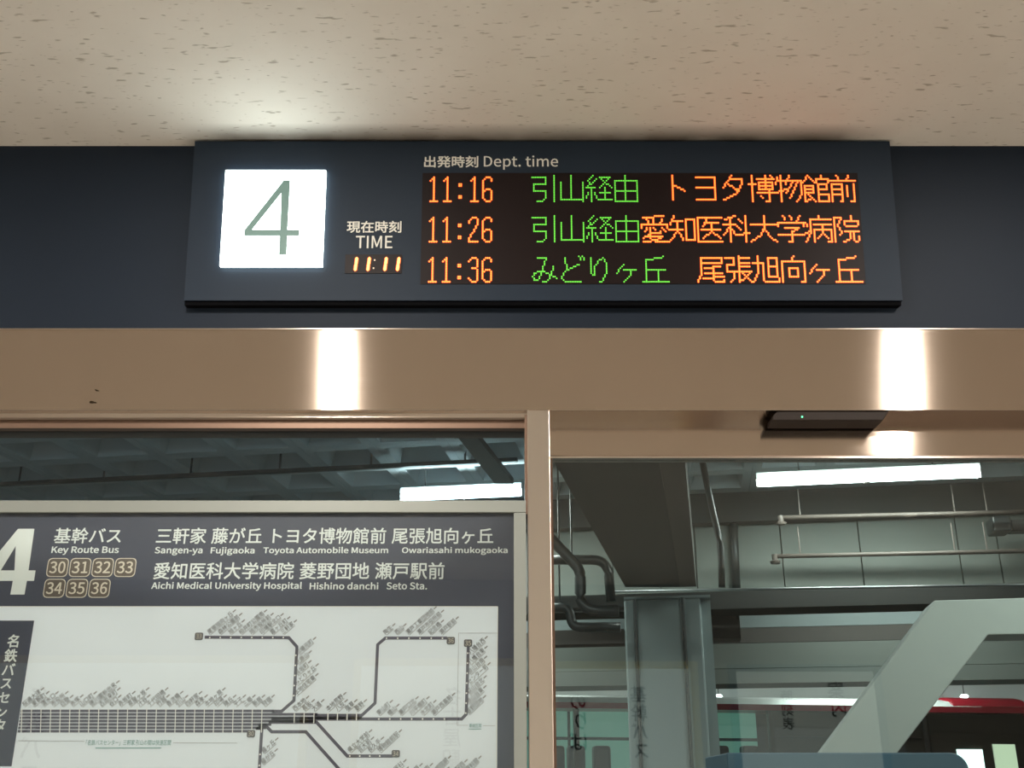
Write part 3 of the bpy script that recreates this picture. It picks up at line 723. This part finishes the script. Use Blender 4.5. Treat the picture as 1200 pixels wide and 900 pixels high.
for a_ in (-3.0, 2.6, 8.0):  # unseen lamps added to brighten the soffit bands
    t = thing('fluorescent_lamp', T((a_, 13.8, 4.3)), ['fluorescent lamp hidden behind the hanging wall, left', 'fluorescent lamp hidden behind the hanging wall, middle', 'fluorescent lamp hidden behind the hanging wall, right'][(-3.0, 2.6, 8.0).index(a_)], 'lamp')
    MB().box(a_-1.2, a_+1.2, 13.73, 13.87, 4.33, 4.40, T).build('lamp_housing', MT['fix'], t)
    MB().tube([T((a_-1.17, 13.8, 4.3)), T((a_+1.17, 13.8, 4.3))], .03, 8).build('tube', MT['tube'], t)
    for k in (-.8, .8): MB().tube([T((a_+k, 13.8, 4.40)), T((a_+k, 13.8, BZ+.28))], .008, 6).build('hanger', MT['pipe'], t)
    area('tube_light', (0, 0, -.05), 2.4, .1, 34, COOL, rot=(R(35), 0, -BA), parent=t)
# cable trays on hangers seen through the transom
for d_ in (11.0,):
    z_ = W(300, 555, d_)[1]
    t = tag(MB().box(-9, W(606, 545, d_)[0], d_, d_+.05, z_, z_+.045, T).build('cable_tray', MT['pipe'], loc=T((0, d_, z_))), 'dark cable tray hanging under the coffers above the map board', 'cable tray')
    for k in range(7): a_ = -8.6+k*1.05; MB().tube([T((a_, d_+.025, z_+.047)), T((a_, d_+.025, BZ+.28))], .012, 6).build('hanger', MT['pipe'], t)
# slanting duct seen through the transom
z_ = 4.55; pz = lambda px, py: ray(px, py, (0, 0, z_), (0, 0, 1))
k0, k1, k2, k3 = pz(520, 492), pz(543, 492), pz(602, 567), pz(580, 567)
tag(MB().prism([k0, k1, k2, k3], (0, 0, .06)).build('duct', MT['pipe'], loc=(k0+k2)/2), 'dark slanting duct above the end of the left fluorescent lamp', 'duct')
# sprinkler pipes right
def pipe(pts, r, m, name, label, cat='pipe', elbows=()):
    w3 = [T((W(x, y, d)[0], d, W(x, y, d)[1])) for x, y, d in pts]
    q_ = [w3[0]]
    for i in range(1, len(w3)-1):
        a_, c_, e_ = w3[i-1], w3[i], w3[i+1]; rr = min(.16, (a_-c_).length*.45, (e_-c_).length*.45)
        s0 = c_+(a_-c_).normalized()*rr; s1 = c_+(e_-c_).normalized()*rr
        for k in range(6):
            t = k/5; q_.append(s0*(1-t)**2+c_*2*t*(1-t)+s1*t*t)
    q_.append(w3[-1])
    return tag(MB().tube(q_, r, 10).build(name, MT[m], loc=w3[0], smooth=True), label, cat)
for (xa, ya, xb, yb, lb_) in ((915, 606.5, 1260, 598.5, 'upper brown sprinkler pipe before the pale panel wall'), (908, 652, 1260, 644.5, 'lower brown sprinkler pipe before the pale panel wall')):
    p = pipe([(xa, ya, 12.0), (xb, yb, 12.0)], .024, 'rpipe', 'sprinkler_pipe', lb_)
    o0 = LOC[p.name]
    a_, z_ = W(xa, ya, 12.0); MB().tube([T((a_, 12, z_+.02)), T((a_, 12, z_-.045)), T((a_, 12, z_-.055)), T((a_, 12, z_-.08))], [.034, .03, .06, .05], 10).build('sprinkler_head', MT['rpipe'], p)
    for px in (938, 1120, 1158):
        a2, _ = W(px, ya, 12.0); zz_ = W(px, ya+(yb-ya)*(px-xa)/(xb-xa), 12.0)[1]
        MB().tube([T((a2, 12, zz_)), T((a2, 12, zz_+.32))], .008, 6).build('hanger', MT['rpipe'], p)
pipe([(823, 540, 11.2), (833, 590, 11.3), (845, 640, 11.3), (846, 688, 11.3)], .035, 'pipe', 'conduit_pipe', 'dark pipe falling down beside the deep beam', 'pipe')
pipe([(720, 693, 11.9), (1300, 683.5, 11.9)], .014, 'galv', 'conduit_pipe', 'long galvanised conduit along the lower dark beam', 'pipe')
pipe([(859, 600, 12.92), (863, 690, 12.92)], .05, 'pipe', 'conduit_pipe', 'thick dark pipe upright against the panel wall', 'pipe')
pipe([(640, 625, 10.6), (668, 655, 10.6), (680, 668, 10.6), (680, 715, 10.6), (725, 716, 10.6)], .055, 'pipe', 'drain_pipe', 'thick dark drain pipe bending down beside the post', 'pipe')
pipe([(640, 656, 11.0), (712, 656, 11.0), (716, 705, 11.0)], .05, 'pipe', 'drain_pipe', 'dark drain pipe running level then down left of the column', 'pipe')
pipe([(640, 712, 11.22), (668, 712, 11.22), (670, 735, 11.22), (727, 735, 11.22)], .05, 'pipe', 'drain_pipe', 'lowest dark drain pipe with a step left of the column', 'pipe')
tag(bbox(MB(), 640, 700, 734, 712, 11.6, 11.8).build('pipe_bracket', MT['concd'], loc=T((0, 11.6, 3))), 'dark level bracket behind the drain pipes', 'bracket')
tag(bbox(MB(), 640, 738, 731, 755, 14.0, 14.3).build('brown_rail', MT['brown'], loc=T((0, 14, 3))), 'brown level rail left of the column', 'rail')
for o_, (x_, y_, d_) in zip([q_ for q_ in bpy.data.objects if q_.name.startswith('drain_pipe')], ((655, 642, 10.6), (670, 656, 11.0), (656, 712, 11.22))):
    a_, z_ = W(x_, y_, d_); MB().tube([T((a_, d_, z_+.04)), T((a_, d_, BZ+.28))], .01, 6).build('hanger', MT['pipe'], o_)
o_ = bpy.data.objects['cable_box']; a_, z_ = W(848, 715, 13.7); MB().tube([T((a_, 13.7, z_-.02)), T((a_, 13.7, BZ+.28))], .012, 6).build('hanger', MT['pipe'], o_)
# small dark camera box at right
cb = thing('security_camera', T((W(1185, 612, 12.4)[0], 12.4, 4.5)), 'dark camera box hanging at the right edge near the upper pipe', 'camera')
bbox(MB(), 1162, 604, 1184, 622, 12.2, 12.5).build('camera_body', MT['pipe'], cb, bevel=.02)
bbox(MB(), 1184.5, 608, 1225, 621, 12.25, 12.45).build('camera_arm', MT['pipe'], cb, bevel=.01)

# ================================================================== BUS
YA = R(8)
G2, G1 = V((cos(YA), sin(YA), 0)), V((-sin(YA), cos(YA), 0))
B0 = CAM + V((0, 18.2, 0)); B0.z = 0
def Q(px, py, k=0.0):
    p = ray(px, py, B0+G1*k, G1); d = p-B0; return d.dot(G2), d.z
def TB(p): return B0 + G2*p[0] + G1*p[1] + V((0, 0, p[2]))
ae, zr = Q(1207, 826); a_s = ae-10.5
_, zroof = Q(700, 820.5)
bus = thing('bus', TB(((a_s+ae)/2, 1.2, -.15)), 'red and white city bus parked beyond the column, seen side on', 'bus')
zl = lambda x, y: Q(x, y)[1]
zw = zl(900, 832)
def pr(prof, a0, a1):       # profile in (depth, height) extruded along the bus
    return MB().prism([TB((a0, d_, z_)) for d_, z_ in prof], G2*(a1-a0))
def bb_(a0, a1, d0, d1, z0, z1): return MB().box(a0, a1, d0, d1, z0, z1, TB)
zs1, zs0 = zl(900, 825.5), zl(900, 832.5)
zlo = .15
pr([(.0, zs1), (.10, zs1+.09), (.35, zs1+.14), (2.15, zs1+.14), (2.4, zs1+.09), (2.5, zs1)], a_s, ae-.9).build('roof', MT['white'], bus)
bb_(a_s, ae-.02, 0, 2.5, zs0, zs1).build('red_stripe', MT['red'], bus)
pr([(-.01, zs1), (.10, zs1+.13), (.35, zs1+.18), (2.15, zs1+.18), (2.4, zs1+.12), (2.51, zs1)], ae-1.45, ae-.03).build('front_dome', MT['red'], bus, bevel=.05)
ws = 1.45  # lower body
bb_(a_s, ae, 0, 2.5, zlo+.25, 1.25).build('lower_body', MT['red'], bus)
bb_(a_s+.05, ae-.06, .72, 2.45, 1.25, zs0-.002).build('cabin', MT['bdark'], bus)
bb_(a_s+.02, ae-.06, .012, .018, 1.26, zs0-.004).build('side_glass', MT['glass'], bus)
xs_ = [-300, -120, 60, 240, 420, 560, 676, 790, 905, 1010, 1085]
for i, (xa, xb) in enumerate(zip(xs_, xs_[1:])):
    a0, _ = Q(xa, 860); a1, _ = Q(xb, 860); lit = i < 8
    z2 = zl(700, 858) if lit else 1.32
    bb_(a0+.03, a1-.03, *((.64, .70) if lit else (.04, .10)), zl(700, 861), zs0-.0).build('window', MT['mint' if lit else 'bglas'], bus)
    bb_(a0+.03, a1-.03, *((.64, .70) if lit else (.04, .10)), 1.3, zl(700, 865)).build('window', MT['mint' if lit else 'bglas'], bus)
    bb_(a1-.04, a1+.04, -.01, .10, 1.25, zs0-.003).build('window_pillar', MT['bdark'], bus)
a0, _ = Q(1088, 860); bb_(a0+.05, ae-.12, .04, .10, 1.3, zs0-.02).build('window', MT['bglas'], bus)
def wq(xa, xb, ya, m, nm): 
    a0, zt_ = Q(xa, ya, .02); a1, _ = Q(xb, ya, .02); bb_(a0, a1, .015, .035, 1.32, zt_).build(nm, MT[m], bus)
wq(1121, 1151, 878, 'bright', 'lit_window'); wq(1163, 1189, 872, 'cream2', 'lit_window')
bb_(ae-.12, ae-.04, -.02, .12, 1.25, zs0-.003).build('front_pillar', MT['red'], bus)
bb_(ae-.005, ae+.03, .10, 2.4, 1.1, zs0-.05).build('windscreen', MT['bglas'], bus)
MB().tube([TB((ae-.05, -.05, zs0-.1)), TB((ae+.25, -.12, zs0-.16)), TB((ae+.33, -.12, zs0-.45))], .02, 8).build('mirror_arm', MT['bdark'], bus)
bb_(ae+.25, ae+.42, -.2, -.05, zs0-.85, zs0-.45).build('mirror', MT['bdark'], bus, bevel=.02)
for k in (2.2, 8.0):
    w_ = MB().tube([TB((a_s+k, -.01, .33)), TB((a_s+k, .28, .33))], .48, 24).build('wheel', MT['bdark'], bus)
for px in (652, 676, 706, 845, 880):
    a_ = Q(px, 890, .4)[0]; zt_ = Q(px, 874, .4)[1]
    MB().box(a_-.15, a_+.13, .3, .56, 1.26, zt_, TB).build('seat_back', MT['brown' if px % 2 else 'bdark'], bus, bevel=.05)
# ceiling lamps over the bus lane
for px, py in ((842, 816), (1130, 816)):
    a_, z_ = W(px, py, 22.5)
    l = thing('round_lamp', T((a_, 22.5, z_)), ['small round lamp above the bus, right of the column', 'small round lamp above the bus roof dome'][px > 1000], 'lamp')
    MB().tube([T((a_, 22.5, z_-.03)), T((a_, 22.5, z_+.0)), T((a_, 22.5, z_+.03))], [.05, .08, .05], 16).build('lamp_bowl', MT['tube'], l)
    MB().tube([T((a_, 22.5, z_+.03)), T((a_, 22.5, BZ+.28))], .008, 6).build('lamp_stem', MT['pipe'], l)
for k in range(4):
    area('lane_light', T((-9+6*k, 19.8, 4.2)), 2.4, .4, 70, (.9, 1, .95), rot=(0, 0, -BA))
# white kerb-side facade strip right behind the bus roof
struct(bbox(MB(), -400, 811, 1600, 850, 23.0, 23.2).build('facade_strip', MT['white']))

# ================================================================== BLUE CABINET beyond the door
By = .75
q0 = lambda x, y: P(x, y, By)
r = .045; xr_ = q0(1134, 885).x; xl_ = q0(852, 885).x; zt_ = q0(1000, 882).z
pts = [(xl_, By, .0), (xr_, By, .0)] + [(xr_-r+r*cos(R(a_)), By, zt_-r+r*sin(R(a_))) for a_ in range(0, 91, 15)] + [(xl_, By, zt_)]
cab = tag(MB().prism(pts, (0, .35, 0)).build('ticket_cabinet', MT['blue'], loc=((xl_+xr_)/2, By, 0), bevel=.004), 'dark blue cabinet with a rounded top corner, just beyond the door glass', 'cabinet')
